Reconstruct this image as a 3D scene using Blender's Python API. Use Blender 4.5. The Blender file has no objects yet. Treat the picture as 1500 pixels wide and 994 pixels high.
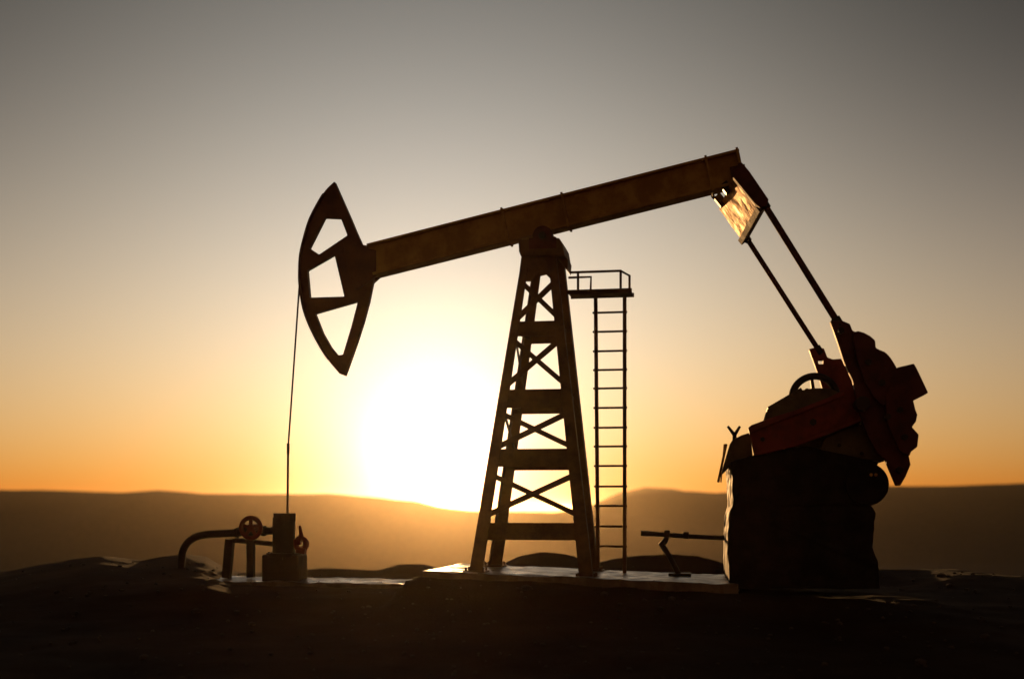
import bpy, bmesh, math, random
import numpy as np
from mathutils import Vector, Matrix, noise
R = math.radians
random.seed(7)
scene = bpy.context.scene
COL = scene.collection

# ------------------------------------------------------------------ camera
F = 1850.0            # focal length in pixels of the 1500 px wide photograph
EYE = 742.0           # image row of the eye level
H = 1.0               # eye height in metres
cam_d = bpy.data.cameras.new('camera'); cam = bpy.data.objects.new('camera', cam_d)
COL.objects.link(cam); scene.camera = cam
cam.location = (0, 0, H); cam.rotation_euler = (R(90), 0, 0)
cam_d.sensor_width = 36; cam_d.lens = 36 * F / 1500
cam_d.shift_y = (EYE - 497) / 1500
cam_d.clip_start = 0.1; cam_d.clip_end = 80000
cam_d.dof.use_dof = True; cam_d.dof.focus_distance = 19.0; cam_d.dof.aperture_fstop = 0.6

SUN_AZ = math.atan((640 - 750) / F)
SUN_EL = math.atan((EYE - 668) / F)
SUN = Vector((math.sin(SUN_AZ) * math.cos(SUN_EL), math.cos(SUN_AZ) * math.cos(SUN_EL), math.sin(SUN_EL)))

# ------------------------------------------------------------------ machine frame: turned 10 degrees
ANG = R(10)
EX = Vector((math.cos(ANG), -math.sin(ANG), 0)); EYV = Vector((math.sin(ANG), math.cos(ANG), 0))
ORG = Vector((0.40, 19.4, 0)); CAM = Vector((0, 0, H))
def L(px, py, c=0.0):
    """point of the machine's plane y = c that stands at a given place of the survey photograph (local coordinates)"""
    d = Vector(((px - 750) / F, 1, (EYE - py) / F))
    t = (c + (ORG - CAM).dot(EYV)) / d.dot(EYV)
    P = CAM + d * t - ORG
    return Vector((P.dot(EX), c, P.z))

# ------------------------------------------------------------------ materials
def new_mat(name):
    m = bpy.data.materials.new(name); m.use_nodes = True
    nt = m.node_tree; return m, nt, nt.nodes['Principled BSDF']
def N(nt, t, **kw):
    n = nt.nodes.new(t)
    for k, v in kw.items(): setattr(n, k, v)
    return n
def mat(name, c1, c2, rough=0.5, rough2=None, scale=3.0, metal=0.0, bump=0.15, fine=30.0, spec=0.5, edge=(0.42, 0.6)):
    m, nt, b = new_mat(name)
    tc = N(nt, 'ShaderNodeTexCoord')
    n1 = N(nt, 'ShaderNodeTexNoise'); n1.inputs['Scale'].default_value = scale; n1.inputs['Detail'].default_value = 8; n1.inputs['Roughness'].default_value = 0.65
    n2 = N(nt, 'ShaderNodeTexNoise'); n2.inputs['Scale'].default_value = fine; n2.inputs['Detail'].default_value = 5
    nt.links.new(tc.outputs['Object'], n1.inputs['Vector']); nt.links.new(tc.outputs['Object'], n2.inputs['Vector'])
    r = N(nt, 'ShaderNodeValToRGB'); r.color_ramp.elements[0].position = edge[0]; r.color_ramp.elements[1].position = edge[1]
    r.color_ramp.elements[0].color = (*c1, 1); r.color_ramp.elements[1].color = (*c2, 1)
    nt.links.new(n1.outputs['Fac'], r.inputs['Fac']); nt.links.new(r.outputs['Color'], b.inputs['Base Color'])
    mr = N(nt, 'ShaderNodeMapRange'); mr.inputs['From Min'].default_value = 0.35; mr.inputs['From Max'].default_value = 0.65
    mr.inputs['To Min'].default_value = rough; mr.inputs['To Max'].default_value = rough2 if rough2 is not None else rough + 0.15
    nt.links.new(n1.outputs['Fac'], mr.inputs['Value']); nt.links.new(mr.outputs['Result'], b.inputs['Roughness'])
    b.inputs['Metallic'].default_value = metal; b.inputs['Specular IOR Level'].default_value = spec
    bp = N(nt, 'ShaderNodeBump'); bp.inputs['Strength'].default_value = bump; bp.inputs['Distance'].default_value = 0.02
    nt.links.new(n2.outputs['Fac'], bp.inputs['Height']); nt.links.new(bp.outputs['Normal'], b.inputs['Normal'])
    return m
M = {
 'ochre': mat('weathered ochre paint', (0.50, 0.29, 0.045), (0.32, 0.16, 0.025), 0.55, 0.75),
 'tower': mat('dull brown painted steel', (0.16, 0.065, 0.014), (0.08, 0.03, 0.008), 0.55, 0.75),
 'red': mat('dark red paint', (0.26, 0.022, 0.010), (0.14, 0.014, 0.007), 0.5, 0.7),
 'maroon': mat('old maroon paint', (0.11, 0.011, 0.007), (0.06, 0.008, 0.005), 0.6, 0.8),
 'headred': mat('rusty red brown paint', (0.13, 0.035, 0.012), (0.075, 0.022, 0.008), 0.55, 0.7),
 'olive': mat('oily olive casting', (0.13, 0.085, 0.03), (0.06, 0.04, 0.018), 0.4, 0.6),
 'steel': mat('dark oily steel', (0.03, 0.016, 0.01), (0.018, 0.01, 0.007), 0.4, 0.6, metal=0.4),
 'rust': mat('rusted pipe', (0.022, 0.008, 0.005), (0.012, 0.005, 0.003), 0.6, 0.8),
 'plate': mat('bare scuffed plate', (0.78, 0.46, 0.11), (0.36, 0.14, 0.025), 0.50, 0.70, scale=4.5, metal=0.5, bump=0.45, fine=7),
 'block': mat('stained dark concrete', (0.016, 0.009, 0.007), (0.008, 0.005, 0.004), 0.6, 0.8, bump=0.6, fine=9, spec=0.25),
 'pad': mat('dusty concrete', (0.20, 0.14, 0.09), (0.09, 0.06, 0.036), 0.24, 0.46, scale=2.2, bump=0.35, fine=22),
 'wire': mat('greased wire rope', (0.10, 0.05, 0.03), (0.06, 0.03, 0.02), 0.5, 0.6, metal=0.5),
 'stone': mat('dark stone', (0.09, 0.06, 0.04), (0.05, 0.034, 0.024), 0.8, 0.95, bump=0.5),
}

# ------------------------------------------------------------------ mesh helpers
def obj(name, bm, m, parent=None, bevel=0.0, seg=2, smooth=False):
    bmesh.ops.recalc_face_normals(bm, faces=bm.faces)
    me = bpy.data.meshes.new(name); bm.to_mesh(me); bm.free()
    if m is not None: me.materials.append(M[m] if isinstance(m, str) else m)
    if smooth:
        for p in me.polygons: p.use_smooth = True
    o = bpy.data.objects.new(name, me); COL.objects.link(o)
    if parent is not None: o.parent = parent
    if bevel:
        b = o.modifiers.new('bevel', 'BEVEL'); b.width = bevel; b.segments = seg; b.limit_method = 'ANGLE'; b.angle_limit = R(35)
    return o
def obj_each(name, bm, m, parent, bevel=0.0, smooth=False):
    """one object for every separate piece in the bmesh"""
    todo = set(bm.verts); out = []
    while todo:
        st = [todo.pop()]; isl = set(st)
        while st:
            v = st.pop()
            for e in v.link_edges:
                w_ = e.other_vert(v)
                if w_ not in isl: isl.add(w_); todo.discard(w_); st.append(w_)
        b2 = bmesh.new(); mp = {v: b2.verts.new(v.co) for v in isl}
        for f in {f for v in isl for f in v.link_faces}: b2.faces.new([mp[v] for v in f.verts])
        out.append(obj(name, b2, m, parent, bevel, smooth=smooth))
    bm.free(); return out
def tag(o, label=None, cat=None, group=None, kind=None):
    for k, v in (('label', label), ('category', cat), ('group', group), ('kind', kind)):
        if v: o[k] = v
    return o
def empty(name, loc, rz=0.0):
    o = bpy.data.objects.new(name, None); COL.objects.link(o)
    o.empty_display_size = 0.3; o.location = loc; o.rotation_euler = (0, 0, rz); return o
def add_bar(bm, p, q, w, t, side=None, wq=None):
    """box beam from p to q, w wide across, t thick along side (default the machine's y)"""
    p, q = Vector(p), Vector(q); side = Vector(side or (0, 1, 0)); d = (q - p).normalized()
    u = side.cross(d).normalized(); s = d.cross(u).normalized()
    vs = []
    for c, ww in ((p, w), (q, wq or w)):
        for a, b in ((-1, -1), (1, -1), (1, 1), (-1, 1)):
            vs.append(bm.verts.new(c + u * a * ww / 2 + s * b * t / 2))
    for f in ((0, 1, 2, 3), (7, 6, 5, 4), (0, 4, 5, 1), (1, 5, 6, 2), (2, 6, 7, 3), (3, 7, 4, 0)):
        bm.faces.new([vs[i] for i in f])
def add_box(bm, c, s):
    m = Matrix.Translation(Vector(c)) @ Matrix.Diagonal((s[0], s[1], s[2], 1))
    bmesh.ops.create_cube(bm, size=1, matrix=m)
def add_cyl(bm, p, q, r, r2=None, n=20):
    p, q = Vector(p), Vector(q); d = q - p
    m = Matrix.Translation((p + q) / 2) @ d.to_track_quat('Z', 'Y').to_matrix().to_4x4()
    bmesh.ops.create_cone(bm, cap_ends=True, segments=n, radius1=r, radius2=r if r2 is None else r2, depth=d.length, matrix=m)
def add_tube(bm, pts, r, n=12):
    pts = [Vector(p) for p in pts]; rings = []
    for i, p in enumerate(pts):
        a = pts[max(i - 1, 0)]; b = pts[min(i + 1, len(pts) - 1)]; d = (b - a).normalized()
        ref = Vector((0, 1, 0)) if abs(d.y) < 0.9 else Vector((1, 0, 0))
        u = d.cross(ref).normalized(); v = d.cross(u).normalized()
        rr = r[i] if isinstance(r, (list, tuple)) else r
        rings.append([bm.verts.new(p + (u * math.cos(k * 2 * math.pi / n) + v * math.sin(k * 2 * math.pi / n)) * rr) for k in range(n)])
    for a, b in zip(rings, rings[1:]):
        for k in range(n): bm.faces.new((a[k], a[(k + 1) % n], b[(k + 1) % n], b[k]))
    bm.faces.new(rings[0][::-1]); bm.faces.new(rings[-1])
def add_torus(bm, c, R1, r, n=40, k=10, axis='y', flat=1.0):
    c = Vector(c); rings = []
    for i in range(n):
        a = 2 * math.pi * i / n; ring = []
        for j in range(k):
            b = 2 * math.pi * j / k; rr = R1 + r * math.cos(b); y = r * math.sin(b) * flat
            ring.append(bm.verts.new(c + Vector((rr * math.cos(a), y, rr * math.sin(a)))))
        rings.append(ring)
    for i in range(n):
        A, B = rings[i], rings[(i + 1) % n]
        for j in range(k): bm.faces.new((A[j], B[j], B[(j + 1) % k], A[(j + 1) % k]))
def add_prism(bm, loops, c0, c1):
    """outline (first loop) with openings (other loops), points (x, z), between the planes y = c0 and y = c1"""
    b2 = bmesh.new(); edges = []
    for lp in loops:
        vs = [b2.verts.new((p[0], c0, p[1])) for p in lp]
        for i in range(len(vs)): edges.append(b2.edges.new((vs[i], vs[(i + 1) % len(vs)])))
    bmesh.ops.triangle_fill(b2, use_beauty=True, use_dissolve=False, edges=edges, normal=(0, -1, 0))
    r = bmesh.ops.extrude_face_region(b2, geom=list(b2.faces), use_keep_orig=True)
    for v in [g for g in r['geom'] if isinstance(g, bmesh.types.BMVert)]: v.co.y = c1
    bmesh.ops.recalc_face_normals(b2, faces=b2.faces)
    bmesh.ops.dissolve_limit(b2, angle_limit=R(1), verts=b2.verts, edges=b2.edges)
    tmp = bpy.data.meshes.new('tmp'); b2.to_mesh(tmp); b2.free(); bm.from_mesh(tmp); bpy.data.meshes.remove(tmp)
def XZ(pts, c): return [(v.x, v.z) for v in (L(px, py, c) for px, py in pts)]
def smooth_open(pts, n=5):
    """Catmull-Rom through the points"""
    P = [np.array(p, float) for p in pts]; P = [2 * P[0] - P[1]] + P + [2 * P[-1] - P[-2]]; out = []
    for i in range(1, len(P) - 2):
        for k in range(n):
            t = k / n; a, b, c, d = P[i - 1], P[i], P[i + 1], P[i + 2]
            out.append(tuple(0.5 * (2 * b + (c - a) * t + (2 * a - 5 * b + 4 * c - d) * t * t + (3 * b - a - 3 * c + d) * t ** 3)))
    out.append(tuple(P[-2])); return out
def smooth_loop(pts, n=4):
    P = [np.array(p, float) for p in pts]; m = len(P); out = []
    for i in range(m):
        a, b, c, d = P[i - 1], P[i], P[(i + 1) % m], P[(i + 2) % m]
        for k in range(n):
            t = k / n
            out.append(tuple(0.5 * (2 * b + (c - a) * t + (2 * a - 5 * b + 4 * c - d) * t * t + (3 * b - a - 3 * c + d) * t ** 3)))
    return out
def roughen(bm, amp, scale, seed=0):
    for v in bm.verts:
        v.co += Vector(noise.noise_vector(v.co * scale + Vector((seed, seed * 2, 0)))) * amp

# =================================================================== PUMP JACK
pj = empty('pump_jack', ORG, -ANG)
tag(pj, 'oil pump jack with ochre walking beam, lattice tower and red cranks against the low sun', 'pump jack')

# ---- walking beam: a deep I-beam with a closed web
A, B = L(541, 360), L(1082, 221); A2 = L(541, 407); B2 = L(1090, 272)
up = (A - A2); ax = (B - A).normalized(); nz = Vector((-ax.z, 0, ax.x))
th = 0.50
c0 = A - nz * th / 2; c1 = B - nz * (th / 2 + 0.01)
bm = bmesh.new()
add_bar(bm, c0, c1, th - 0.05, 0.20)
add_bar(bm, c0 + nz * (th / 2 - 0.02), c1 + nz * (th / 2 - 0.02), 0.04, 0.34)
add_bar(bm, c0 - nz * (th / 2 - 0.02), c1 - nz * (th / 2 - 0.02), 0.04, 0.34)
beam = obj('walking_beam', bm, 'ochre', pj, 0.008)
Lb = (c1 - c0).length
for f in (0.375, 0.537, 0.915, 0.995):
    bm = bmesh.new(); c = c0 + (c1 - c0) * f
    add_bar(bm, c - nz * (th / 2 + 0.022), c + nz * (th / 2 + 0.022), 0.035, 0.37)
    obj('stiffener_plate', bm, 'ochre', beam, 0.005)

# ---- horse head
arc = smooth_open([(489.5, 265.5), (476, 279), (463, 300), (452, 322), (444.5, 346), (438.5, 372), (437, 395), (437.5, 418), (443, 452), (455, 484), (475, 520), (497, 547)], 4)
outer = arc + [(505, 550), (513, 527), (522, 502), (532, 471), (540, 441), (546, 412), (547, 362), (541, 360), (530, 358), (521, 338), (514, 321)]
holes = [[(475, 318.5), (499, 319.5), (508.5, 344.5), (467, 372.5), (452.5, 363)],
         [(449.5, 395.5), (489.5, 372.5), (504, 434), (453, 435.5)],
         [(461, 459), (524, 441), (514, 479), (502, 519), (494, 520), (484, 508), (472, 487)]]
bm = bmesh.new(); add_prism(bm, [XZ(outer, -0.06)] + [XZ(h, -0.06) for h in holes], -0.06, 0.06)
head = obj('horse_head', bm, 'headred', pj, 0.012)
bm = bmesh.new()                                        # the wide curved face the wire rope lies on
pl = [L(x + 0.5, y, -0.09) for x, y in arc][5:-3]
for a, b in zip(pl, pl[1:]):
    inn = Vector((0.03, 0, 0))
    va = [bm.verts.new(Vector((p.x, yy, p.z)) + o_) for yy in (-0.12, 0.12) for p, o_ in ((a, Vector()), (b, Vector()), (b, inn), (a, inn))]
    for f in ((0, 1, 2, 3), (7, 6, 5, 4), (0, 4, 5, 1), (1, 5, 6, 2), (2, 6, 7, 3), (3, 7, 4, 0)): bm.faces.new([va[i] for i in f])
bmesh.ops.remove_doubles(bm, verts=bm.verts, dist=1e-5)
obj('curved_face', bm, 'headred', head)
bm = bmesh.new()                                        # gusset pair that clasps the beam end
add_prism(bm, [XZ([(502, 353), (530, 362), (550, 366), (550, 403), (538, 414), (520, 424), (510, 398)], -0.14)], -0.14, -0.05)
add_prism(bm, [XZ([(502, 353), (530, 362), (550, 366), (550, 403), (538, 414), (520, 424), (510, 398)], -0.14)], 0.05, 0.14)
obj_each('clamp_plate', bm, 'headred', head, 0.01)
bm = bmesh.new()
p1 = L(421, 752)
ap = [L(x + 0.5, y, -0.09) for x, y in arc]; k0 = min(range(len(ap)), key=lambda i: ap[i].x)
add_tube(bm, [(p.x - 0.010, 0, p.z) for p in ap[7:k0 + 1]] + [(p1.x + 0.012, 0, p1.z + 1.05)], 0.015, 8)
rope = obj('bridle_rope', bm, 'wire', pj, smooth=True)
bm = bmesh.new(); add_cyl(bm, (p1.x + 0.014, 0, p1.z + 1.12), (p1.x + 0.012, 0, p1.z + 0.95), 0.024, n=12)
add_cyl(bm, (p1.x + 0.012, 0, p1.z + 1.0), (p1.x, 0, p1.z - 0.2), 0.019, n=12)
obj('polished_rod', bm, 'wire', rope)

# ---- lattice tower
BY, TY = 0.86, 0.26                                     # half depth at the base and under the cap
def leg_line(pb, cb, pt, ct): return L(pb[0], pb[1], cb), L(pt[0], pt[1], ct)
fl = leg_line((697, 838), -BY, (771, 372), -TY)
fr = leg_line((858.5, 847), -BY, (808, 372), -TY)
bl = leg_line((726, 829), BY, (789, 385), TY)
br = leg_line((868.5, 836), BY, (822, 385), TY)
zt = max(fl[1].z, fr[1].z)
def ext(l, zb, zt):
    a, b = l; g = lambda z: a + (b - a) * ((z - a.z) / (b.z - a.z)); return g(zb), g(zt)
LEGS = []
for l, zb, sx, sy in ((fl, fl[0].z - 0.03, 1, 1), (fr, fr[0].z - 0.03, -1, 1), (bl, bl[0].z - 0.03, 1, -1), (br, br[0].z - 0.03, -1, -1)):
    a, b = ext(l, zb, zt); LEGS.append((a, b))
    bm = bmesh.new()
    # an angle iron: one wide flange in the front/back face, one in the side face
    wa, wb = 0.20, 0.115
    add_bar(bm, a, b, wa, 0.03, wq=wb)
    oa = Vector((-sx * (wa / 2 - 0.014), sy * 0.0815, 0)); ob_ = Vector((-sx * (wb / 2 - 0.014), sy * 0.0815, 0))
    add_bar(bm, a + oa, b + ob_, 0.13, 0.026, side=(1, 0, 0))
    lg = obj('leg', bm, 'tower', pj, 0.006)
    fp_ = bmesh.new(); add_box(fp_, (a.x, a.y + sy * 0.04, a.z + 0.045), (0.34, 0.32, 0.03)); bm = bmesh.new()
    for dx in (-0.13, 0.13):
        for dy in (-0.11, 0.11): add_cyl(bm, (a.x + dx, a.y + sy * 0.04 + dy, a.z + 0.05), (a.x + dx, a.y + sy * 0.04 + dy, a.z + 0.11), 0.018, n=8)
    obj('foot_plate', fp_, 'tower', lg, 0.004); obj_each('anchor_bolt', bm, 'tower', lg)
def on(l, z):
    a, b = l; return a + (b - a) * ((z - a.z) / (b.z - a.z))
FL, FR, BL_, BR = LEGS
def band(la, lb, z0, z1, out, side):
    bm = bmesh.new()
    p, q = on(la, (z0 + z1) / 2), on(lb, (z0 + z1) / 2); d = (q - p).normalized()
    if side:                                            # side faces
        s = Vector((1, 0, 0)); off = Vector((out * 0.095, 0, 0))
    else:
        s = Vector((0, 1, 0)); off = Vector((0, out * 0.029, 0)); p = p - d * 0.06; q = q + d * 0.06
    add_bar(bm, p + off, q + off, z1 - z0, 0.025, side=s)
    return obj('cross_plate', bm, 'tower', pj, 0.005)
zf = lambda py: L(780, py, -0.6).z
ROWS = [(489, 467), (596, 569), (683, 657), (790, 765)]
for y1, y0 in ROWS:
    z0, z1 = zf(y1), zf(y0)
    band(FL, FR, z0, z1, 1, False); band(BL_, BR, z0 - 0.02, z1 - 0.02, -1, False)
    band(FL, BL_, z0 + 0.03, z1 - 0.03, 0.4, True); band(FR, BR, z0 + 0.03, z1 - 0.03, -0.4, True)
def brace(la, za, lb, zb, y, w=0.085):
    bm = bmesh.new(); p, q = on(la, za), on(lb, zb); d = (q - p).normalized()
    off = Vector((0, y, 0)); add_bar(bm, p + off, q + off, w, 0.02)
    add_bar(bm, p + off + Vector((0, 0.03 if y > 0 else -0.03, 0)), q + off + Vector((0, 0.03 if y > 0 else -0.03, 0)), 0.018, 0.05)
    return obj('brace', bm, 'tower', pj)
def sbrace(la, za, lb, zb, x):
    bm = bmesh.new(); p, q = on(la, za), on(lb, zb); off = Vector((x, 0, 0)); add_bar(bm, p + off, q + off, 0.07, 0.02, side=(1, 0, 0))
    return obj('brace', bm, 'tower', pj)
PAN = [(755, 695), (655, 604), (563, 494), (463, 408)]
for i, (yb, yt) in enumerate(PAN):
    zb, zt_ = zf(yb), zf(yt)
    brace(FL, zb, FR, zt_, 0.045); brace(FL, zt_, FR, zb, 0.022, 0.075)
    if i in (1, 2): sbrace(FR, zb, BR, zt_, -0.05); sbrace(BL_, zb, FL, zt_, 0.05)
# gusset under the cap, and the cap itself
bm = bmesh.new(); add_prism(bm, [XZ([(764, 372), (813, 372), (814, 404), (806, 408), (800, 402), (792, 404), (788, 398), (778, 412), (759, 412)], -TY - 0.04)], -TY - 0.04, -TY - 0.01)
obj('cross_plate', bm, 'tower', pj, 0.005)
bm = bmesh.new()
add_prism(bm, [XZ([(759, 351), (819, 348), (824, 357), (827, 374), (763, 376), (760, 368)], -0.36)], -0.36, 0.40)
cap = obj('tower_cap', bm, 'tower', pj, 0.02)
bm = bmesh.new(); add_prism(bm, [XZ([(813, 349), (821, 357), (832, 381), (831, 396), (823, 386), (812, 372)], -0.1)], -0.10, 0.34)
obj('side_bracket', bm, 'tower', cap, 0.01)
bm = bmesh.new(); cc = L(794.5, 345, -0.37)
add_cyl(bm, (cc.x, -0.37, cc.z), (cc.x, 0.37, cc.z), 0.10, n=32); sb = obj('saddle_bearing', bm, 'maroon', pj, 0.01)
for y0, y1 in ((-0.374, -0.22), (0.22, 0.374)):
    bm = bmesh.new(); add_cyl(bm, (cc.x, y0, cc.z), (cc.x, y1, cc.z), 0.15, n=32); obj('bearing_cap', bm, 'maroon', sb, 0.01)
    bm = bmesh.new(); add_box(bm, (cc.x, (y0 + y1) / 2, cc.z - 0.11), (0.42, y1 - y0 - 0.006, 0.17)); obj('bearing_block', bm, 'maroon', sb, 0.01)
bm = bmesh.new(); add_cyl(bm, (cc.x, -0.40, cc.z), (cc.x, 0.40, cc.z), 0.055, n=20); obj('pivot_pin', bm, 'steel', sb, 0.006)

# ---- equaliser at the beam's tail
pn = L(1091, 272, -0.98)
bm = bmesh.new()                                        # near red hanger
add_prism(bm, [XZ([(1073, 258), (1082, 238), (1087, 238), (1098, 251), (1126, 292), (1123, 301), (1114, 304), (1106, 298)], -0.98)], -0.98, -0.80)
eq = obj('equalizer', bm, 'maroon', pj, 0.012)
bm = bmesh.new()
# slab between both hangers: front edge along the pitman direction, running back
e0, e1 = L(1074, 257, -0.80), L(1110, 301, -0.80)
dd = (e1 - e0); nrm = Vector((dd.z, 0, -dd.x)).normalized()      # the face that looks left and down
if nrm.x > 0: nrm = -nrm
f0, f1 = L(1053, 306, 1.12), L(1084, 349, 1.12); vs = []
for p in (e0, e1, f0, f1):
    for k in (0, -0.09): vs.append(bm.verts.new(p + nrm * k))
for f in ((0, 2, 3, 1), (4, 5, 7, 6), (0, 4, 6, 2), (1, 3, 7, 5), (0, 1, 5, 4), (2, 6, 7, 3)): bm.faces.new([vs[i] for i in f])
bmesh.ops.subdivide_edges(bm, edges=bm.edges, cuts=7, use_grid_fill=True); roughen(bm, 0.009, 4); roughen(bm, 0.004, 11)
obj('equalizer_plate', bm, 'plate', eq, 0.004)
bm = bmesh.new()                                        # dark lip along the plate's lower edge
t_ = dd.normalized(); add_bar(bm, e1 + t_ * 0.05 - nrm * 0.02 + (e1 - f1).normalized() * 0.02, f1 + t_ * 0.05 - nrm * 0.02 + (f1 - e1).normalized() * 0.04, 0.10, 0.12, side=(-t_.z, 0, t_.x))
obj('lower_lip', bm, 'maroon', eq, 0.01)
for t, lo in ((0.38, 0.10), (0.78, 0.12)):              # two lugs on the plate's upper edge
    bm = bmesh.new(); c = e0 + (f0 - e0) * t; add_bar(bm, c - t_ * lo, c + t_ * 0.06, 0.12, 0.16); add_torus(bm, c - t_ * (lo + 0.03) , 0.05, 0.03, 20, 8)
    obj('lug', bm, 'steel', eq, 0.008)
bm = bmesh.new()
add_bar(bm, L(1080, 246, 0), L(1086, 283, 0), 0.22, 0.30)
obj('tail_hanger', bm, 'maroon', eq, 0.01)

# ---- pitman arms
def pitman(p, q, r):
    bm = bmesh.new(); add_tube(bm, [p, q], r, 16)
    o = obj('pitman_arm', bm, 'maroon', pj, smooth=True)
    d = (q - p).normalized(); bm = bmesh.new()
    add_tube(bm, [q - d * 0.16, q - d * 0.02], r * 1.45, 16); add_tube(bm, [p + d * 0.02, p + d * 0.1], r * 1.4, 16)
    obj_each('collar', bm, 'steel', o, 0.004)
pitman(L(1118, 297, -0.89), L(1232, 480, -1.16), 0.047)
pitman(L(1092, 346, 1.08), L(1204, 520, 1.16), 0.040)

# ---- cranks with their counterweights
NC = -1.22
near = [(1216, 470), (1233, 469), (1245, 474), (1249, 484), (1262, 489), (1270, 520), (1300, 560), (1330, 600), (1336, 640), (1330, 660), (1334, 680), (1327, 697), (1319, 711), (1313, 711), (1305, 692), (1297, 673), (1286, 664), (1272, 640), (1258, 600), (1249, 556), (1237, 531), (1227, 500)]
bm = bmesh.new(); add_prism(bm, [XZ(near, NC)], NC, NC + 0.16); crank = obj('crank', bm, 'maroon', pj, 0.012)
cw1 = smooth_loop([(1250, 487), (1266, 487), (1282, 498), (1283, 509), (1296, 515), (1305, 524), (1315, 541), (1322, 560), (1318, 590), (1290, 592), (1268, 560), (1254, 520)], 2)
cw2 = [(1314, 538), (1339, 532), (1344, 541), (1360, 575), (1338, 586), (1341, 599), (1344, 607), (1342, 617), (1336, 625), (1346, 636), (1344, 654), (1335, 661), (1332, 668), (1318, 660), (1300, 620), (1296, 580)]
bm = bmesh.new(); add_prism(bm, [XZ(cw1, NC - 0.10)], NC - 0.10, NC + 0.24); obj('counterweight', bm, 'maroon', crank, 0.015)
bm = bmesh.new(); add_prism(bm, [XZ(cw2, NC - 0.12)], NC - 0.12, NC + 0.26); obj('counterweight', bm, 'maroon', crank, 0.015)
bm = bmesh.new()
for px, py in ((1232, 484), (1272, 530), (1292, 560), (1318, 600), (1325, 640), (1318, 688), (1300, 610)):
    c = L(px, py, NC - 0.12); add_cyl(bm, c + Vector((0, -0.05, 0)), c + Vector((0, 0.1, 0)), 0.045, n=6)
obj_each('crank_bolt', bm, 'steel', crank)
bm = bmesh.new(); c = L(1262, 592, NC); add_cyl(bm, c + Vector((0, -0.17, 0)), c + Vector((0, 2.6, 0)), 0.10, n=24); obj('crank_shaft', bm, 'steel', crank, 0.008)
FC = 1.12
far = [(1185, 511), (1196, 508), (1207, 510), (1212, 523), (1220, 526), (1232, 525), (1241, 540), (1252, 566), (1270, 610), (1262, 640), (1225, 622), (1208, 580), (1198, 546)]
bm = bmesh.new(); add_prism(bm, [XZ(far, FC), XZ([(1198, 527), (1206, 527), (1206, 533), (1199, 533)], FC)], FC, FC + 0.16); crank2 = obj('crank', bm, 'red', pj, 0.012)
bm = bmesh.new(); add_prism(bm, [XZ([(1250, 552), (1270, 548), (1296, 560), (1302, 590), (1290, 640), (1262, 640)], FC)], FC - 0.1, FC + 0.26); obj('counterweight', bm, 'maroon', crank2, 0.015)
# red arm reaching down over the block
AC = -1.02
bm = bmesh.new()
add_prism(bm, [XZ([(1096, 626), (1101, 622), (1131, 611), (1166, 600), (1205, 586), (1237, 570), (1262, 568), (1278, 596), (1271, 614), (1240, 624), (1208, 636), (1166, 653), (1125, 664), (1105, 667)], AC)], AC, AC + 0.22)
arm = obj('brake_arm', bm, 'red', pj, 0.014)
bm = bmesh.new(); add_prism(bm, [XZ([(1098, 627), (1236, 573), (1238, 579), (1100, 633)], AC - 0.05)], AC - 0.06, AC + 0.02)
add_prism(bm, [XZ([(1105, 660), (1166, 646), (1268, 608), (1269, 614), (1167, 653), (1105, 667)], AC - 0.05)], AC - 0.06, AC + 0.02)
obj_each('arm_flange', bm, 'red', arm, 0.006)
bm = bmesh.new(); c = L(1191, 618, AC); add_cyl(bm, c + Vector((0, -0.05, 0)), c + Vector((0, 0.02, 0)), 0.05, n=6)
c = L(1117, 643, AC); add_cyl(bm, c + Vector((0, -0.04, 0)), c + Vector((0, 0.02, 0)), 0.035, n=6); obj_each('arm_bolt', bm, 'steel', arm)

# ---- gearbox and flywheel
bm = bmesh.new()
add_prism(bm, [XZ(smooth_loop([(1121, 606), (1131, 594), (1156, 580), (1175, 571), (1196, 568), (1222, 571), (1250, 590), (1262, 625), (1240, 668), (1180, 672), (1135, 668), (1116, 640)], 3), -0.55)], -0.55, 0.60)
gb = obj('gearbox', bm, 'olive', pj, 0.03, 3)
bm = bmesh.new()
for px, py in ((1127, 599), (1142, 588), (1160, 578), (1182, 569)):
    c = L(px, py, -0.56); add_cyl(bm, c + Vector((0, -0.03, -0.03)), c + Vector((0, 1.2, -0.03)), 0.035, n=8)
obj_each('casing_bolt', bm, 'olive', gb)
bm = bmesh.new(); c = L(1135, 592, -0.2); add_bar(bm, L(1124, 602, 0.0), L(1172, 574, 0.0), 0.05, 1.04); obj('casing_rib', bm, 'olive', gb, 0.01)
bm = bmesh.new(); c = L(1193, 583, 0.80); add_torus(bm, c, 0.34, 0.055, 48, 10, flat=1.6)
fw = obj('flywheel', bm, 'steel', pj, smooth=True)
for k in range(5):
    a = 0.45 + k * 2 * math.pi / 5; bm = bmesh.new(); d = Vector((math.cos(a), 0, math.sin(a)))
    add_bar(bm, c + d * 0.05, c + d * 0.33, 0.06, 0.06, wq=0.045); obj('spoke', bm, 'steel', fw, 0.006)
bm = bmesh.new(); add_cyl(bm, c + Vector((0, -0.3, 0)), c + Vector((0, 0.12, 0)), 0.085, n=20); obj('hub', bm, 'steel', fw, 0.008)

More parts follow.
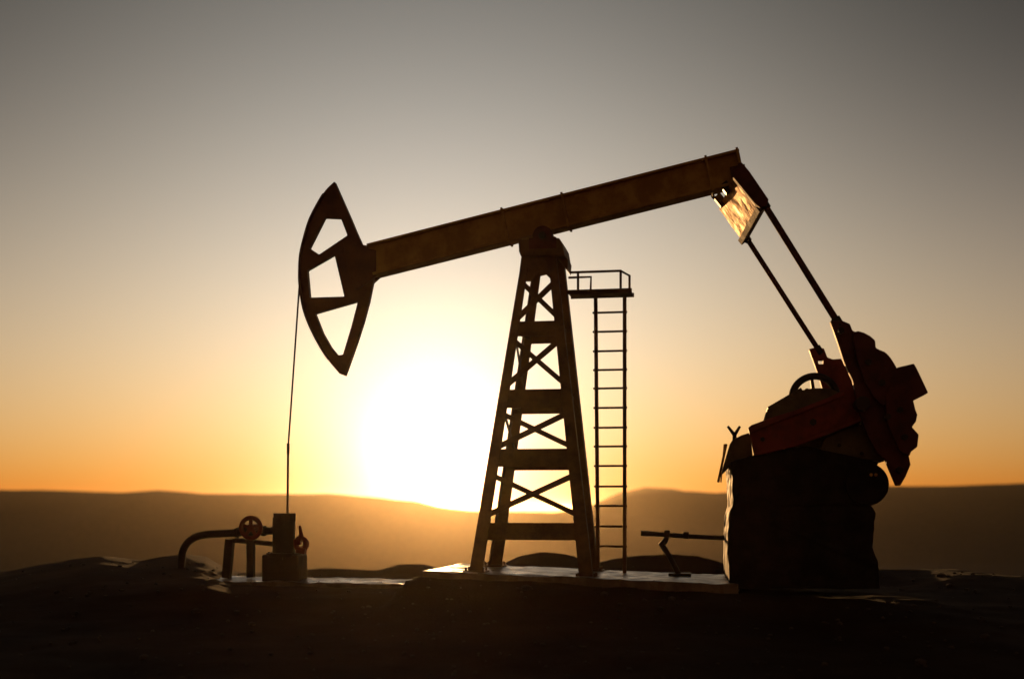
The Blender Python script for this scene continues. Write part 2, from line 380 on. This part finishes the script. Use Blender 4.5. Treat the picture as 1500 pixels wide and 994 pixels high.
# ---- service platform and ladder, bolted to the tower
PN, PF = 0.05, 0.52
bm = bmesh.new(); a = L(832, 428, PN); b = L(924, 428, PN)
add_box(bm, ((a.x + b.x) / 2, (PN + PF) / 2, a.z), (b.x - a.x, PF - PN, 0.04))
add_box(bm, ((a.x + b.x) / 2, PN + 0.02, a.z + 0.005), (b.x - a.x + 0.03, 0.04, 0.065)); add_box(bm, ((a.x + b.x) / 2, PF - 0.02, a.z + 0.005), (b.x - a.x + 0.03, 0.04, 0.065))
sp = obj('service_platform', bm, 'tower', pj, 0.006)
for px, pt in ((909, 395), (846.5, 398)):
    bm = bmesh.new(); add_tube(bm, [(L(px, 0, PN).x, PN + 0.02, a.z), (L(px, 0, PN).x, PN + 0.02, L(px, pt, PN).z)], 0.019, 10); obj('guard_post', bm, 'tower', sp, smooth=True)
tz = L(870, 397.5, PN).z
xe = L(909, 397, PN).x
bm = bmesh.new(); add_tube(bm, [(L(834, 0, PN).x, PN + 0.02, tz), (xe, PN + 0.02, tz), (xe + 0.10, PF - 0.02, tz), (xe + 0.10, PF - 0.02, a.z)], 0.019, 10); obj('guard_rail', bm, 'tower', sp)
xf = L(866, 406, PF).x; xa = L(833, 0, PF).x
bm = bmesh.new(); add_tube(bm, [(xa, PF - 0.02, tz), (xf, PF - 0.02, tz), (xf - 0.01, PF - 0.02, a.z)], 0.019, 10); obj('guard_rail', bm, 'tower', sp)
LC = 0.58
lt, lb_ = L(872.5, 432, LC), L(876, 832, LC); rt, rb = L(915, 432, LC), L(915, 843, LC)
bm = bmesh.new(); add_bar(bm, lt + Vector((0, 0, .05)), lb_, 0.056, 0.07); add_bar(bm, rt + Vector((0, 0, .05)), rb, 0.056, 0.07)
ld = obj('ladder', bm, 'tower', pj, 0.006)
for py in (457.5, 485.5, 514, 541.5, 568.5, 597, 626, 653.5, 682, 712, 740.5, 770.5, 799.5):
    bm = bmesh.new(); z = L(890, py, LC).z; f = (z - lb_.z) / (lt.z - lb_.z); g = (z - rb.z) / (rt.z - rb.z)
    add_tube(bm, [lb_ + (lt - lb_) * f + Vector((-0.05, 0, 0)), rb + (rt - rb) * g + Vector((0.04, 0, 0))], 0.017, 8); obj('rung', bm, 'tower', ld, smooth=True)

# =================================================================== PADS
def slab(name, pts_top, thick, m, label, cat, amp=0.012):
    bm = bmesh.new(); n = 60
    P00, P10, P11, P01 = [Vector(p) for p in pts_top]; G = {}
    for j in range(25):
        for i in range(n + 1):
            u, v = i / n, j / 24
            p = (P00 * (1 - u) + P10 * u) * (1 - v) + (P01 * (1 - u) + P11 * u) * v
            e = 0.02 if (i in (0, n) or j in (0, 24)) else 0
            ch = noise.noise(p * 5) * amp + noise.noise(p * 1.3) * amp
            if e: p = p + Vector((noise.noise(p * 3) * .03, noise.noise(p * 3 + Vector((9, 0, 0))) * .03, -abs(noise.noise(p * 4)) * 0.03))
            G[i, j] = bm.verts.new(p + Vector((0, 0, ch)))
    for j in range(24):
        for i in range(n): bm.faces.new((G[i, j], G[i + 1, j], G[i + 1, j + 1], G[i, j + 1]))
    rim = [G[i, 0] for i in range(n + 1)] + [G[n, j] for j in range(1, 25)] + [G[i, 24] for i in range(n - 1, -1, -1)] + [G[0, j] for j in range(23, 0, -1)]
    low = [bm.verts.new((v.co.x, v.co.y, v.co.z - thick)) for v in rim]
    for k in range(len(rim)): bm.faces.new((rim[k], low[k], low[(k + 1) % len(rim)], rim[(k + 1) % len(rim)]))
    bm.faces.new(low)
    root = obj(name, bm, m); root.location = ORG; root.rotation_euler = (0, 0, -ANG)
    return tag(root, label, cat)
z_l, z_r = L(697, 838, -BY).z, L(858.5, 847, -BY).z
xl, xr = L(697, 838, -BY).x, L(858.5, 847, -BY).x
zp = lambda x: z_l + (x - xl) * (z_r - z_l) / (xr - xl)
x0, x1 = L(618, 836, -1.2).x, L(1082, 850, -1.0).x
slab('concrete_pad', [(x0, -1.12, zp(x0)), (x1, -1.12, zp(x1) + 0.06), (x1, 1.25, zp(x1) + 0.06), (x0, 1.25, zp(x0))], 0.30, 'pad',
     'long weathered concrete slab under the lattice tower, its top catching the sun', 'concrete pad')
wl, wr = L(286, 851, -0.55), L(606, 856, -0.55)
zw = (wl.z + wr.z) / 2
slab('concrete_pad', [(wl.x, -0.52, wl.z + 0.02), (wr.x, -0.60, wr.z + 0.01), (wr.x + 0.05, 0.75, wr.z + 0.01), (wl.x, 0.75, wl.z + 0.02)], 0.22, 'pad',
     'smaller shiny slab half buried in dirt under the wellhead', 'concrete pad', 0.02)

# =================================================================== WELLHEAD
wb = L(413, 845, -0.1)
wh = empty('wellhead', ORG + EX * wb.x + Vector((0, 0, zw)), -ANG)
tag(wh, 'dark wellhead with casing post, curved flow pipe and round valve wheel at the left', 'wellhead')
W = lambda px, py, c=0.0: L(px, py, c) - Vector((wb.x, 0, zw))
a0, a1 = W(383, 850, -0.22), W(437, 812, -0.22)
bm = bmesh.new(); add_box(bm, ((a0.x + a1.x) / 2, 0, (a0.z + a1.z) / 2 - 0.02), (a1.x - a0.x, 0.44, a1.z - a0.z + 0.04))
cb = obj('base_block', bm, 'rust', wh, 0.03, 3)
bm = bmesh.new(); cx = W(416, 800).x; r = (W(432, 800).x - W(400.5, 800).x) / 2
add_cyl(bm, (cx, 0, W(416, 816).z), (cx, 0, W(416, 757).z), r, n=32)
cs = obj('casing_post', bm, 'rust', wh, 0.012)
bm = bmesh.new(); add_cyl(bm, (cx + 0.01, 0, W(416, 763).z), (cx + 0.01, 0, W(416, 751).z), r + 0.008, n=8); obj('stuffing_box', bm, 'rust', wh, 0.012)
bm = bmesh.new(); add_cyl(bm, (cx, 0, W(416, 815).z), (cx, 0, W(416, 809).z), r + 0.10, n=32)
for k in range(8):
    a = k * math.pi / 4 + .2; add_cyl(bm, (cx + math.cos(a) * (r + .06), math.sin(a) * (r + .06), W(0, 815).z), (cx + math.cos(a) * (r + .06), math.sin(a) * (r + .06), W(0, 805).z), 0.02, n=6)
obj('flange', bm, 'rust', cs, 0.006)
pp = smooth_open([(400, 777), (384, 777), (366, 778), (345, 780), (322, 781), (303, 782), (287, 786), (275, 794), (268, 806), (266, 820), (265, 835), (264, 856)], 5)
bm = bmesh.new(); add_tube(bm, [W(x, y, 0.0) for x, y in pp], 0.060, 16); fp = obj('flow_pipe', bm, 'rust', wh, smooth=True)
bm = bmesh.new()
for px, py, qx, qy in ((384, 777, 389, 777), (345, 780, 349, 779.7)):
    add_tube(bm, [W(px, py), W(qx, qy)], 0.085, 16)
obj_each('pipe_flange', bm, 'rust', fp, 0.004)
wc = W(367.5, 772.5, -0.22)
bm = bmesh.new(); add_torus(bm, wc, 0.16, 0.038, 40, 10); vw = obj('valve_wheel', bm, 'red', wh, smooth=True)
bm = bmesh.new(); add_cyl(bm, wc + Vector((0, -.03, 0)), wc + Vector((0, .24, 0)), 0.062, n=16); obj('hub', bm, 'red', vw, 0.005)
for k in range(5):
    a = 0.3 + k * 2 * math.pi / 5; d = Vector((math.cos(a), 0, math.sin(a))); bm = bmesh.new()
    add_bar(bm, wc + d * 0.03, wc + d * 0.16, 0.055, 0.03); obj('spoke', bm, 'red', vw, 0.004)
bm = bmesh.new(); add_cyl(bm, W(367, 778, 0.0) + Vector((0, -0.12, 0)), W(367, 778, 0.0) + Vector((0, 0.12, 0)), 0.105, n=20); obj('valve_body', bm, 'rust', wh, 0.015)
bm = bmesh.new(); add_tube(bm, [W(405, 797, 0.02), W(372, 793, 0.02), W(345, 791, 0.02), W(336, 792, 0.02)], 0.04, 12); obj('drain_pipe', bm, 'rust', wh, smooth=True)
bm = bmesh.new(); add_bar(bm, W(337, 789, 0.02), W(332, 846, 0.02), 0.13, 0.13); obj('pipe_support', bm, 'rust', wh, 0.012)
bm = bmesh.new(); add_bar(bm, W(367.5, 786, 0.02), W(367.5, 845, 0.02), 0.115, 0.115); obj('pipe_support', bm, 'rust', wh, 0.012)
bm = bmesh.new(); vc = W(441, 796, 0)
add_torus(bm, vc, 0.085, 0.05, 24, 10); add_cyl(bm, vc + Vector((0.01, 0, 0.07)), vc + Vector((-0.02, 0, 0.29)), 0.045, 0.02, n=10)
add_bar(bm, vc + Vector((-0.12, 0, 0.03)), vc + Vector((0, 0, 0.03)), 0.09, 0.09); add_bar(bm, vc + Vector((0.015, 0, -0.06)), vc + Vector((0.0, 0, -0.15)), 0.15, 0.12)
obj('side_valve', bm, 'red', wh, 0.006)

# =================================================================== PEDESTAL BLOCK
BN, BF = -0.98, 0.95
pb0 = L(1175, 850, BN)
pd = empty('gearbox_pedestal', ORG + EX * pb0.x + EYV * 0.0 + Vector((0, 0, pb0.z)), -ANG)
tag(pd, 'massive dark rough concrete block under the gearbox and cranks at the right', 'pedestal')
PO = Vector((pb0.x, 0, pb0.z))
nearo = [(1071, 677), (1072, 700), (1073.5, 738), (1068, 752), (1066, 790), (1069, 862), (1289, 862), (1287, 838), (1284, 820), (1279, 800), (1279, 775), (1283, 753), (1276, 742), (1272, 730), (1276, 700), (1286, 676), (1262, 671), (1229, 664), (1182, 653), (1130, 660), (1098, 668)]
n_ = len(nearo)
def dense(pts, n=4):
    out = []
    for i in range(len(pts)):
        a, b = pts[i], pts[(i + 1) % len(pts)]
        for k in range(n): out.append((a[0] + (b[0] - a[0]) * k / n, a[1] + (b[1] - a[1]) * k / n))
    return out
out = XZ(dense(nearo), BN); bm = bmesh.new(); rings = []
xc = sum(p[0] for p in out) / len(out)
for j in range(13):
    v = j / 12; y = BN + (BF - BN) * v; ring = []
    for (x, z) in out:
        side = max(0.0, min(1.0, (xc - x) / 1.0))       # left flank splays outwards to the back
        xx = x - 0.085 * v * side
        zz = z - 0.05 * v * (1 if z > pb0.z + 0.5 else 0)
        ring.append(bm.verts.new((xx, y, zz)))
    rings.append(ring)
for A_, B_ in zip(rings, rings[1:]):
    for k in range(len(A_)): bm.faces.new((A_[k], A_[(k + 1) % len(A_)], B_[(k + 1) % len(A_)], B_[k]))
bm.faces.new(rings[0]); bm.faces.new(rings[-1][::-1])
roughen(bm, 0.022, 3.5); roughen(bm, 0.018, 9, 4); roughen(bm, 0.008, 25, 9)
for v in bm.verts: v.co -= PO
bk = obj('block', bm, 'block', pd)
Pd = lambda px, py, c: L(px, py, c) - PO
bm = bmesh.new(); c = Pd(1276, 709, -1.0); add_cyl(bm, c + Vector((-0.06, -0.04, 0)), c + Vector((-0.06, 1.2, 0)), 0.30, n=36)
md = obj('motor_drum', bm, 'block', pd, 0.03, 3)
bm = bmesh.new()
for px in (1276, 1283): c = Pd(px, 695, -1.05); add_cyl(bm, c + Vector((0, -0.02, 0)), c + Vector((0, 0.08, 0)), 0.022, n=8)
obj_each('drum_bolt', bm, 'plate', md)
bm = bmesh.new(); add_prism(bm, [[(x - PO.x, z - PO.z) for x, z in XZ([(1069, 650), (1073, 644), (1086, 637), (1099, 633), (1101, 650), (1103, 670), (1082, 676), (1071, 678), (1065, 686), (1057, 694), (1060, 680)], -0.6)]], -0.60, -0.1)
bkt = obj('side_bracket', bm, 'olive', pd, 0.012)
bm = bmesh.new(); w0 = Pd(1076, 645, -0.5)
add_bar(bm, w0, Pd(1076, 634, -0.5), 0.06, 0.06); add_bar(bm, Pd(1076, 637, -0.5), Pd(1066, 624, -0.5), 0.055, 0.05, wq=0.035); add_bar(bm, Pd(1076, 637, -0.5), Pd(1084, 624, -0.5), 0.055, 0.05, wq=0.035)
obj('wing_clamp', bm, 'steel', bkt, 0.004)
bm = bmesh.new(); add_bar(bm, Pd(1064, 650, -0.3), Pd(1052, 706, -0.3), 0.035, 0.10); add_bar(bm, Pd(1061, 650, 0.0), Pd(1056, 706, 0.0), 0.02, 0.08)
obj_each('hanging_strap', bm, 'plate', bkt, 0.003)
# saddle frame that carries the gearbox
bm = bmesh.new(); add_prism(bm, [[(x - PO.x, z - PO.z) for x, z in XZ([(1208, 640), (1262, 618), (1288, 640), (1296, 676), (1229, 668), (1200, 660)], -0.8)]], -0.8, 0.7)
obj('gearbox_saddle', bm, 'olive', pd, 0.02)
bm = bmesh.new()
for px, py in ((1229, 652), (1255, 622), (1262, 664)): c = Pd(px, py, -0.8); add_cyl(bm, c + Vector((0, -.04, 0)), c + Vector((0, .05, 0)), 0.03, n=6)
obj_each('saddle_bolt', bm, 'steel', pd)

# =================================================================== BRAKE LEVER in front of the block
BC = 0.35
bl0 = L(998, 843, BC)
bk2 = empty('lever_stand', ORG + EX * bl0.x + EYV * BC + Vector((0, 0, bl0.z)), -ANG)
tag(bk2, 'thin dark rod on a bent prop between ladder and pedestal block', 'lever')
Q = lambda px, py: L(px, py, BC) - Vector((bl0.x, BC, bl0.z))
bm = bmesh.new(); add_tube(bm, [Q(939, 780.5), Q(960, 781.5), Q(1000, 784.5), Q(1040, 786.5), Q(1074, 788)], [0.041, 0.036, 0.034, 0.034, 0.036], 12)
rd = obj('lever_rod', bm, 'steel', bk2, smooth=True)
bm = bmesh.new()
for px, py in ((977, 781), (1005, 783)): add_tube(bm, [Q(px - 4, py), Q(px + 4, py + .5)], 0.058, 12)
obj_each('rod_clamp', bm, 'steel', rd, 0.006)
bm = bmesh.new(); add_tube(bm, [Q(977, 786), Q(974, 792), Q(969, 797), Q(972, 801), Q(980, 813), Q(989, 830), Q(995, 843)], [0.04, 0.045, 0.05, 0.045, 0.04, 0.042, 0.045], 10); obj('prop', bm, 'steel', bk2, smooth=True)
bm = bmesh.new(); c = Q(996, 841); add_box(bm, (c.x, 0, c.z), (0.34, 0.26, 0.05)); obj('foot_plate', bm, 'steel', bk2, 0.008)

# =================================================================== GROUND
def crest_z(X, Y):
    px = 750 + X * F / Y
    return H - (np.interp(px, CPX, CPY) - EYE) * Y / F
CPX = [-900, -200, 0, 60, 110, 150, 185, 210, 240, 270, 300, 322, 345, 400, 450, 475, 535, 555, 585, 622, 640, 700, 733, 760, 795, 830, 850, 872, 900, 940, 980, 1020, 1050, 1075, 1150, 1285, 1400, 1440, 1500, 1600, 2400]
CPY = [846, 842, 838, 827, 818, 814, 818, 821, 815, 811, 815, 828, 838, 838, 834, 831, 834, 835, 826, 826, 832, 833, 828, 814, 808, 811, 818, 824, 818, 813, 811, 814, 822, 830, 833, 833, 834, 838, 849, 856, 860]
YC = 22.6
def hgt(X, Y):
    nz_ = 0.0
    v = Vector((X, Y, 0))
    n1 = noise.fractal(v * 0.35, 1.0, 2.0, 3) ; n2 = noise.fractal(v * 1.7 + Vector((5, 3, 0)), 0.9, 2.0, 4)
    base = -0.14 - 0.075 * max(0.0, 20.9 - Y) + 0.035 * n1 + 0.02 * n2
    lx = (X - ORG.x) * EX.x + (Y - ORG.y) * EX.y; ly = (X - ORG.x) * EYV.x + (Y - ORG.y) * EYV.y
    if -6.5 < lx < 8:
        pz = (zp(lx) if lx > x0 - 0.15 else zw) - 0.035          # level of the slab beside which the dirt lies
        pz = min(pz, 0.0) if lx > x0 - 0.15 else pz
        bank = pz + 0.03 * n2 + 0.03 * n1 - 0.02
        k_ = math.exp(-((ly + 0.95) / 1.5) ** 2) if ly < -0.95 else 1.0
        inside = (x0 - 0.02 < lx < x1 and ly > -1.10) or (wl.x < lx < x0 and ly > (-0.50))
        if inside: bank -= 0.12
        k_ *= min(1, max(0, (lx + 6.5) / 1.5)) * min(1, max(0, (6.5 - lx) / 0.9))
        base = base * (1 - k_) + bank * k_
    t = min(1, max(0, (Y - 20.9) / (YC - 20.9))); t = t ** 1.15
    cz = float(crest_z(X * YC / max(Y, 1), YC)) if Y > 15 else 0
    near_w = 1.0
    if X < -3.2:                                         # the left mound starts further forward
        t2 = min(1, max(0, (Y - 16.5) / (YC - 16.5))); t = max(t, 0.0); t = t + (t2 - t) * min(1, (-3.2 - X) / 1.2)
    z = base * (1 - t) + (cz + 0.012 * n2) * t
    if Y > YC:
        d = Y - YC; drop = 0.05 * d ** 1.4
        z = z - drop
        zz = -15.0 + 0.3 * noise.noise(v * 0.02)
        if z < zz: z = zz
    return z
gx = list(np.arange(-13, 13.01, 0.085)); s = 0.12
while gx[-1] < 30000: gx.append(gx[-1] + s); s *= 1.16
gx = [-x for x in reversed(gx[len(np.arange(-13, 13.01, 0.085)):])] + gx
gy = [-40, -20, -8, -2, 1] + list(np.arange(3, 8, 0.25)) + list(np.arange(8, 24.5, 0.085)); s = 0.1
while gy[-1] < 30000: gy.append(gy[-1] + s); s *= 1.13
gx = np.array(gx); gy = np.array(gy); nx, ny = len(gx), len(gy)
verts = [(x, y, hgt(x, y)) for y in gy for x in gx]
idx = np.arange(nx * ny).reshape(ny, nx)
faces = np.stack([idx[:-1, :-1], idx[:-1, 1:], idx[1:, 1:], idx[1:, :-1]], -1).reshape(-1, 4)
me = bpy.data.meshes.new('ground'); me.from_pydata(verts, [], faces.tolist()); me.update()
for p in me.polygons: p.use_smooth = True
ground = bpy.data.objects.new('ground', me); COL.objects.link(ground); tag(ground, 'dark dry dirt around the pump jack, falling away to a hazy plain', kind='structure')
m, nt, b = new_mat('dry dirt')
tc = N(nt, 'ShaderNodeTexCoord')
n1 = N(nt, 'ShaderNodeTexNoise'); n1.inputs['Scale'].default_value = 0.6; n1.inputs['Detail'].default_value = 9
n2 = N(nt, 'ShaderNodeTexNoise'); n2.inputs['Scale'].default_value = 14; n2.inputs['Detail'].default_value = 8; n2.inputs['Roughness'].default_value = .7
for n in (n1, n2): nt.links.new(tc.outputs['Object'], n.inputs['Vector'])
r = N(nt, 'ShaderNodeValToRGB'); r.color_ramp.elements[0].position = .35; r.color_ramp.elements[1].position = .68
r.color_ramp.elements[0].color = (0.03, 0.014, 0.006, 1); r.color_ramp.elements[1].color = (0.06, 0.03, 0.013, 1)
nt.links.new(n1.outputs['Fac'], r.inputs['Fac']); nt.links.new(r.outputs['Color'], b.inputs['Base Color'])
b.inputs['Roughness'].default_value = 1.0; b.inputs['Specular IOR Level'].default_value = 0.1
bp = N(nt, 'ShaderNodeBump'); bp.inputs['Strength'].default_value = 0.8; bp.inputs['Distance'].default_value = 0.035
nt.links.new(n2.outputs['Fac'], bp.inputs['Height']); nt.links.new(bp.outputs['Normal'], b.inputs['Normal'])
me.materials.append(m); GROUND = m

# loose stones scattered on the dirt: one mass
bm = bmesh.new(); rnd = random.Random(3)
for k in range(900):
    Y = rnd.uniform(8.5, 22); X = rnd.uniform(-0.46, 0.46) * Y
    lx = (Vector((X, Y, 0)) - ORG).dot(EX); ly = (Vector((X, Y, 0)) - ORG).dot(EYV)
    if -4.2 < lx < 5.6 and -1.14 < ly < 1.5: continue
    r_ = rnd.uniform(0.01, 0.035) * (2.2 if rnd.random() < .06 else 1)
    rr = bmesh.ops.create_icosphere(bm, subdivisions=1, radius=r_, matrix=Matrix.Translation((X, Y, hgt(X, Y) + r_ * .25)) @ Matrix.Rotation(rnd.uniform(0, 6), 4, 'Z') @ Matrix.Diagonal((rnd.uniform(.8, 1.5), rnd.uniform(.7, 1.2), rnd.uniform(.5, .8), 1)))
    for v in rr['verts']: v.co += Vector(noise.noise_vector(v.co * 40)) * r_ * .25
tag(obj('loose_stones', bm, 'stone'), 'small dark stones scattered over the foreground dirt', kind='stuff')

# =================================================================== HILLS
def hills(name, D, depth, prof, label, seed, rough=0.45):
    xs_ = np.linspace(prof[0][0], prof[-1][0], 420); P = np.array(prof, float)
    rows = [(-1.0, 0), (-0.8, .10), (-0.6, .26), (-0.45, .42), (-0.3, .60), (-0.18, .78), (-0.08, .93), (0, 1), (0.15, .92), (0.4, .6), (0.7, .25), (1.0, 0)]
    V = []
    for dv, hv in rows:
        for px in xs_:
            Y = D + depth * dv; X = (px - 750) / F * D
            top = H - (np.interp(px, P[:, 0], P[:, 1]) - EYE) * D / F
            top += rough * noise.fractal(Vector((X * .025, seed, 0)), 1.0, 2.0, 5)
            z = -15.8 + (top + 15.8) * hv
            if 0 < hv < 1: z += 0.5 * hv * (1 - hv) * 4 * noise.fractal(Vector((X * .05, Y * .05, seed)), 1.0, 2.0, 4)
            V.append((X, Y, z))
    n = len(xs_); I = np.arange(n * len(rows)).reshape(len(rows), n)
    Fc = np.stack([I[:-1, :-1], I[:-1, 1:], I[1:, 1:], I[1:, :-1]], -1).reshape(-1, 4)
    me = bpy.data.meshes.new(name); me.from_pydata(V, [], Fc.tolist())
    for p in me.polygons: p.use_smooth = True
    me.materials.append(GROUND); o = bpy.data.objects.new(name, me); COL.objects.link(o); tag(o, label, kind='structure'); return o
hills('hills', 520, 220, [(-1500, 740), (-700, 708), (-300, 711), (0, 717), (100, 719), (180, 721), (230, 717), (300, 722), (400, 723), (480, 723), (560, 728), (610, 733), (640, 741), (690, 748), (760, 750), (860, 752), (1000, 756)], 'long low hazy ridge left of the sun', 1.3)
hills('hills', 600, 260, [(780, 780), (840, 752), (890, 737), (915, 726), (950, 718), (1000, 718), (1050, 721), (1100, 718), (1300, 713), (1400, 710), (1500, 707), (1900, 700), (2600, 730), (3000, 760)], 'dusky flat topped ridge right of the ladder', 7.7)
hills('hills', 950, 280, [(760, 760), (820, 749), (870, 737), (905, 722), (945, 713), (985, 715), (1020, 722), (1060, 735), (1120, 760)], 'farther faint ridge behind the right hand hills', 12.1, 0.2)

# =================================================================== HAZE
HZ_TOP = 15.0
bm = bmesh.new(); add_box(bm, (0, 15000, (HZ_TOP - 17) / 2), (62000, 30300, HZ_TOP + 17)); 
hz = obj('haze', bm, None); tag(hz, 'thin golden evening dust haze filling the valley', kind='stuff')
m = bpy.data.materials.new('haze'); m.use_nodes = True; nt = m.node_tree; nt.nodes.clear()
o_ = N(nt, 'ShaderNodeOutputMaterial'); pv = N(nt, 'ShaderNodeVolumePrincipled')
pv.inputs['Color'].default_value = (0.95, 0.78, 0.54, 1); pv.inputs['Density'].default_value = 0.95e-4; pv.inputs['Anisotropy'].default_value = 0.9
nt.links.new(pv.outputs['Volume'], o_.inputs['Volume']); hz.data.materials.append(m)

# =================================================================== SKY AND SUN
SKY_STRENGTH, NISHITA_SHARE = 0.08, 0.06
SKY_LOBES = [(21, 0, (0.56, 0.60, 0.69)), (1.8, 0.205, (0.60, 0.615, 0.78)), (45, 0, (0.05, 0.11, 0.30)), (12, 0, (0.055, 0.058, 0.045)), (-2.0, 0, (0.0023, 0.0015, 0.0009))]  # last lobe: glow added opposite the sun to brighten the machine's front
SUN_LOBES = [(320, 0, (0.95, 0.88, 0.75)), (110, 0, (0.22, 0.22, 0.20)), (1500, 0, (2.0, 1.8, 1.5))]      # the white core round the sun itself
w = bpy.data.worlds.new('World'); scene.world = w; w.use_nodes = True; nt = w.node_tree
bg = nt.nodes['Background']; sky = N(nt, 'ShaderNodeTexSky'); sky.sky_type = 'NISHITA'; sky.sun_disc = False
sky.sun_elevation = SUN_EL; sky.sun_rotation = SUN_AZ; sky.air_density = 1.0; sky.dust_density = 2.0; sky.ozone_density = 3.0; sky.altitude = 0
# evening air: forward scattering round the sun (lobes of the angle to the sun) and an added fill glow opposite it, reddened towards the horizon by the longer air path
def Mth(op, a, b_=None, c_=None):
    n = N(nt, 'ShaderNodeMath', operation=op)
    for i, v in enumerate((a, b_, c_)):
        if v is None: continue
        if isinstance(v, (int, float)): n.inputs[i].default_value = v
        else: nt.links.new(v, n.inputs[i])
    return n.outputs[0]
tc = N(nt, 'ShaderNodeTexCoord')
nv = N(nt, 'ShaderNodeVectorMath', operation='NORMALIZE'); nt.links.new(tc.outputs['Generated'], nv.inputs[0])
dt = N(nt, 'ShaderNodeVectorMath', operation='DOT_PRODUCT'); nt.links.new(nv.outputs['Vector'], dt.inputs[0]); dt.inputs[1].default_value = SUN
sx = N(nt, 'ShaderNodeSeparateXYZ'); nt.links.new(nv.outputs['Vector'], sx.inputs[0])
u = Mth('SUBTRACT', 1.0, dt.outputs['Value']); z = Mth('MAXIMUM', sx.outputs['Z'], 0.0)
def lobes(L_):
  total = None
  for k, h, colr in L_:
    e = Mth('MULTIPLY', u, -k)
    if h:
        q = Mth('DIVIDE', z, h); e = Mth('SUBTRACT', e, Mth('MULTIPLY', q, q))
    v = N(nt, 'ShaderNodeVectorMath', operation='SCALE'); v.inputs[0].default_value = colr; nt.links.new(Mth('EXPONENT', e), v.inputs['Scale'])
    if total is None: total = v.outputs[0]
    else:
        ad = N(nt, 'ShaderNodeVectorMath', operation='ADD'); nt.links.new(total, ad.inputs[0]); nt.links.new(v.outputs[0], ad.inputs[1]); total = ad.outputs[0]
  return total
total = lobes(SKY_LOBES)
am = Mth('DIVIDE', 0.035, Mth('ADD', z, 0.035)); cx_ = N(nt, 'ShaderNodeCombineXYZ')
for i, t in enumerate((0.12, 1.75, 5.0)): nt.links.new(Mth('EXPONENT', Mth('MULTIPLY', am, -t)), cx_.inputs[i])
mu = N(nt, 'ShaderNodeVectorMath', operation='MULTIPLY'); nt.links.new(total, mu.inputs[0]); nt.links.new(cx_.outputs[0], mu.inputs[1])
core = N(nt, 'ShaderNodeVectorMath', operation='ADD'); nt.links.new(mu.outputs[0], core.inputs[0]); nt.links.new(lobes(SUN_LOBES), core.inputs[1]); mu = core
sc1 = N(nt, 'ShaderNodeVectorMath', operation='SCALE'); nt.links.new(mu.outputs[0], sc1.inputs[0]); sc1.inputs['Scale'].default_value = 1 / SKY_STRENGTH
sc2 = N(nt, 'ShaderNodeVectorMath', operation='SCALE'); nt.links.new(sky.outputs['Color'], sc2.inputs[0]); sc2.inputs['Scale'].default_value = NISHITA_SHARE
ad = N(nt, 'ShaderNodeVectorMath', operation='ADD'); nt.links.new(sc1.outputs[0], ad.inputs[0]); nt.links.new(sc2.outputs[0], ad.inputs[1])
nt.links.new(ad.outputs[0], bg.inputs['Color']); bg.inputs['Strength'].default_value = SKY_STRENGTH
sd = bpy.data.lights.new('sun', 'SUN'); so = bpy.data.objects.new('sun', sd); COL.objects.link(so)
sd.energy = 3.0; sd.angle = R(0.6); sd.color = (1.0, 0.53, 0.19)
so.rotation_euler = (-SUN).to_track_quat('-Z', 'Y').to_euler(); so.location = (0, 0, 30)

scene.render.engine = 'CYCLES'
scene.cycles.use_denoising = True
scene.cycles.volume_bounces = 0
scene.view_settings.view_transform = 'Standard'; scene.view_settings.look = 'None'
scene.view_settings.exposure = 0.0; scene.view_settings.gamma = 1.0
